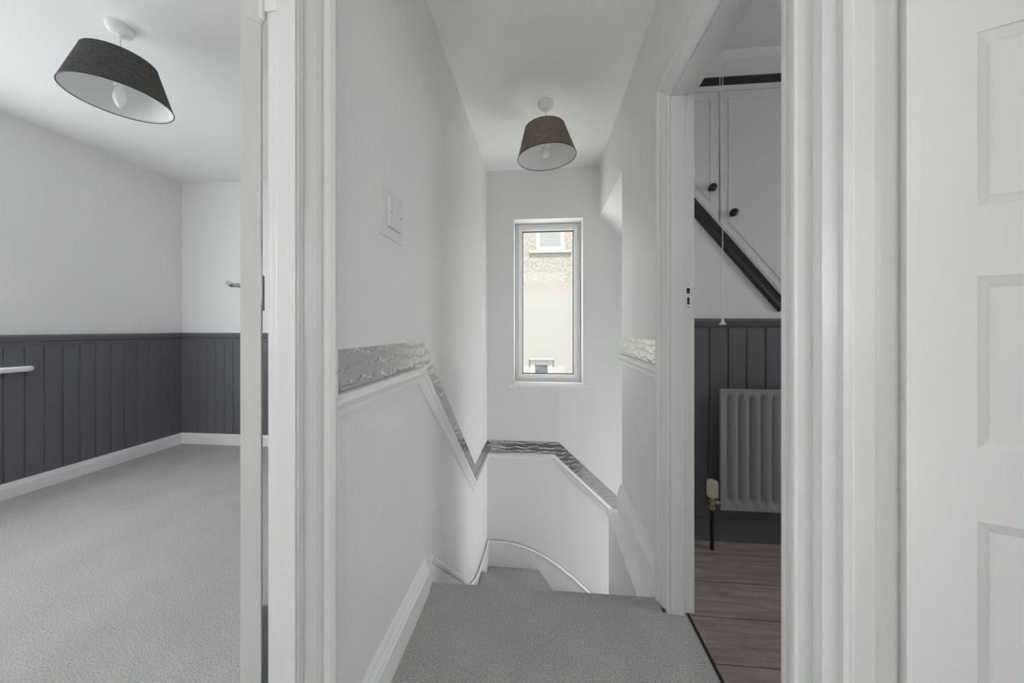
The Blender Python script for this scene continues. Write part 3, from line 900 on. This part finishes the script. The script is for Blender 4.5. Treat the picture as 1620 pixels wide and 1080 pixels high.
# radiator
RX0, RX1, RY, RZ0, RZ1 = .842, 1.742, 1.735, .195, .772
rd = empty('radiator', (1.2, 1.70, RZ0)); o_ = rd.location.copy()
tag(rd, 'grey fluted panel radiator on the charcoal panelled wall', 'radiator')
bm = BM()
nfl = 17; pitch = .0505
cols = [RX0, RX0 + .006]
prof = []
for i in range(nfl):
    c0 = RX0 + .040 + i * pitch
    for dx, h in ((-.0165, 0), (-.0120, .2), (-.0085, .75), (-.0045, 1), (.0045, 1), (.0085, .75), (.0120, .2), (.0165, 0)):
        prof.append((c0 + dx, h))
prof = [(RX0, 0)] + prof + [(RX1, 0)]
rows = [(RZ0, 0), (RZ0 + .030, 0), (RZ0 + .036, .35), (RZ0 + .050, .95), (RZ0 + .058, 1), (RZ1 - .055, 1), (RZ1 - .046, .9), (RZ1 - .034, .35), (RZ1 - .028, 0), (RZ1, 0)]
yfront = RY - .028
G = [[bm.verts.new((x, yfront + .014 * h * m, z)) for x, h in prof] for z, m in rows]
for i in range(len(rows) - 1):
    for j in range(len(prof) - 1):
        bm.faces.new((G[i][j], G[i][j + 1], G[i + 1][j + 1], G[i + 1][j]))
# returns at the edges
e0 = [bm.verts.new((RX0 + .003, yfront + .018, z)) for z, m in rows]; e1 = [bm.verts.new((RX1 - .003, yfront + .018, z)) for z, m in rows]
for i in range(len(rows) - 1):
    bm.faces.new((G[i][0], G[i + 1][0], e0[i + 1], e0[i])); bm.faces.new((G[i][-1], e1[i], e1[i + 1], G[i + 1][-1]))
b0 = [bm.verts.new((x, yfront + .018, RZ0 + .003)) for x, h in prof]; b1 = [bm.verts.new((x, yfront + .018, RZ1 - .003)) for x, h in prof]
for j in range(len(prof) - 1):
    bm.faces.new((G[0][j], b0[j], b0[j + 1], G[0][j + 1])); bm.faces.new((G[-1][j], G[-1][j + 1], b1[j + 1], b1[j]))
obj('panel', bm, M['rad'], rd, origin=o_, smooth=True)
bm = BM(); box(bm, RX0 + .004, RX1 - .004, yfront + .0165, yfront + .026, RZ0 + .004, RZ1 - .004)
obj('back_panel', bm, M['rad'], rd, .004, origin=o_)
for x in (RX0 + .16, RX1 - .16):
    bm = BM(); box(bm, x - .015, x + .015, yfront + .025, Yw - .010, RZ0 + .1, RZ1 - .06)
    obj('wall_bracket', bm, M['slate_dark'], rd, origin=o_)
vx, vy = .806, 1.715
bm = BM()
tube(bm, [(vx, vy, .185), (vx, vy, .262)], .0085, 14)
lathe(bm, [(0, .196), (.014, .196), (.014, .212), (.009, .214), (.009, .220), (.013, .222), (.013, .238), (.009, .242), (0, .242)], (vx, vy, 0), 8)
tube(bm, [(vx, vy, .228), (vx + .025, vy, .226), (RX0 + .02, vy, .222)], .0075, 12)
lathe(bm, [(0, .014), (.012, .014), (.012, .030), (0, .030)], (vx, vy, .227), 6, 'x')
va = obj('valve', bm, M['brass'], rd, origin=o_, smooth=True); tag(va, 'brass valve with cream thermostatic head')
bm = BM()
seg = 40
ring = []
hp = [(.0225, .258), (.0245, .268), (.0245, .325), (.0215, .332), (.0170, .334), (.0160, .330), (0, .330)]
for r, z in hp:
    ring.append([])
    for k in range(seg):
        a = 2 * PI * k / seg
        rr = r * (1 if (k % 4 < 2 or r < .024) else .82)
        ring[-1].append(bm.verts.new((vx + rr * math.cos(a), vy - .004 + rr * math.sin(a), z)))
for i in range(len(hp) - 1):
    for k in range(seg):
        bm.faces.new((ring[i][k], ring[i][(k + 1) % seg], ring[i + 1][(k + 1) % seg], ring[i + 1][k]))
bm.faces.new(ring[0][::-1])
bmesh.ops.remove_doubles(bm, verts=bm.verts, dist=1e-6)
obj('valve_head', bm, M['cream_plastic'], va, origin=o_)
bm = BM(); tube(bm, [(vx, vy, -.001), (vx, vy, .196)], .0085, 14)
obj('pipe', bm, M['black'], va, origin=o_, smooth=True)

# pull cord switch
px, py = .775, 1.555
pc = empty('pull_cord', (px, py, 1.08)); o_ = pc.location.copy()
tag(pc, 'white light pull cord with bell end hanging in front of cupboard', 'pull cord')
bm = BM(); tube(bm, [(px, py, HR - .02), (px, py, 1.095)], .0014, 8); tube(bm, [(px - .012, py, HR - .02), (px - .011, py, 1.9), (px - .006, py, 1.66), (px, py, 1.60)], .0014, 8)
obj('cord', bm, M['plastic'], pc, origin=o_, smooth=True)
bm = BM(); lathe(bm, [(0, 1.106), (.0035, 1.105), (.0045, 1.098), (.006, 1.090), (.010, 1.082), (.0135, 1.078), (.0135, 1.075), (0, 1.075)], (px, py, 0), 24)
obj('bell_pull', bm, M['plastic'], pc, origin=o_, smooth=True)
bm = BM(); lathe(bm, [(0, HR - .03), (.03, HR - .028), (.038, HR - .020), (.04, HR), (0, HR)], (px, py, 0), 32)
obj('ceiling_switch', bm, M['plastic'], pc, origin=o_, smooth=True)

# threshold strip between carpet and laminate
bm = BM(); prism(bm, [(.530, -.002), (.531, .003), (.535, .0045), (.539, .003), (.541, 0), (.541, -.002)], RD0 - .004, RD1 + .008, 'y')
struct(obj('trim_18', bm, M['black']), 'black threshold strip between grey carpet and laminate boards', 'threshold strip')

# ------------------------------------------------------------------ neighbour's house outside the stair window
NY = 6.0
nb = empty('neighbour_house', (.4, NY, ZB)); o_ = nb.location.copy()
tag(nb, 'cream rendered house wall with two windows outside stair window', 'house')
bm = BM(); box(bm, -1.25, 4.6, NY, NY + 5, ZB, 5.4)
obj('house_wall', bm, M['render'], nb, origin=o_)


def nwin(xa, xb, za, zb, fr, glass, sill, hood):
    bm = BM(); ringbox(bm, xa, xb, za, zb, fr, NY - .008, NY + .03)
    f = obj('window', bm, M['neighbour_frame'], nb, .006, origin=o_)
    bm = BM(); box(bm, xa + fr * .5, xb - fr * .5, NY - .005, NY - .002, za + fr * .5, zb - fr * .5)
    obj('pane', bm, glass, f, origin=o_)
    if sill:
        bm = BM(); box(bm, xa - .12, xb + .12, NY - .022, NY, za - .05, za); obj('sill', bm, M['stone'], f, .008, origin=o_)
    if hood:
        bm = BM(); box(bm, xa - .03, xb + .03, NY - .035, NY, zb, zb + .035); obj('hood', bm, M['stone'], f, .006, origin=o_)


nwin(-.12, .372, 2.42, 3.5, .065, M['neighbour_glass'], True, False)
nwin(-.222, .164, -.35, .50, .085, M['neighbour_dark_glass'], True, True)
bm = BM(); box(bm, -6, 7, 3.12, 12, ZB - .1, ZB)
struct(obj('ground', bm, M['paving']), 'paved ground between the two houses', 'ground')
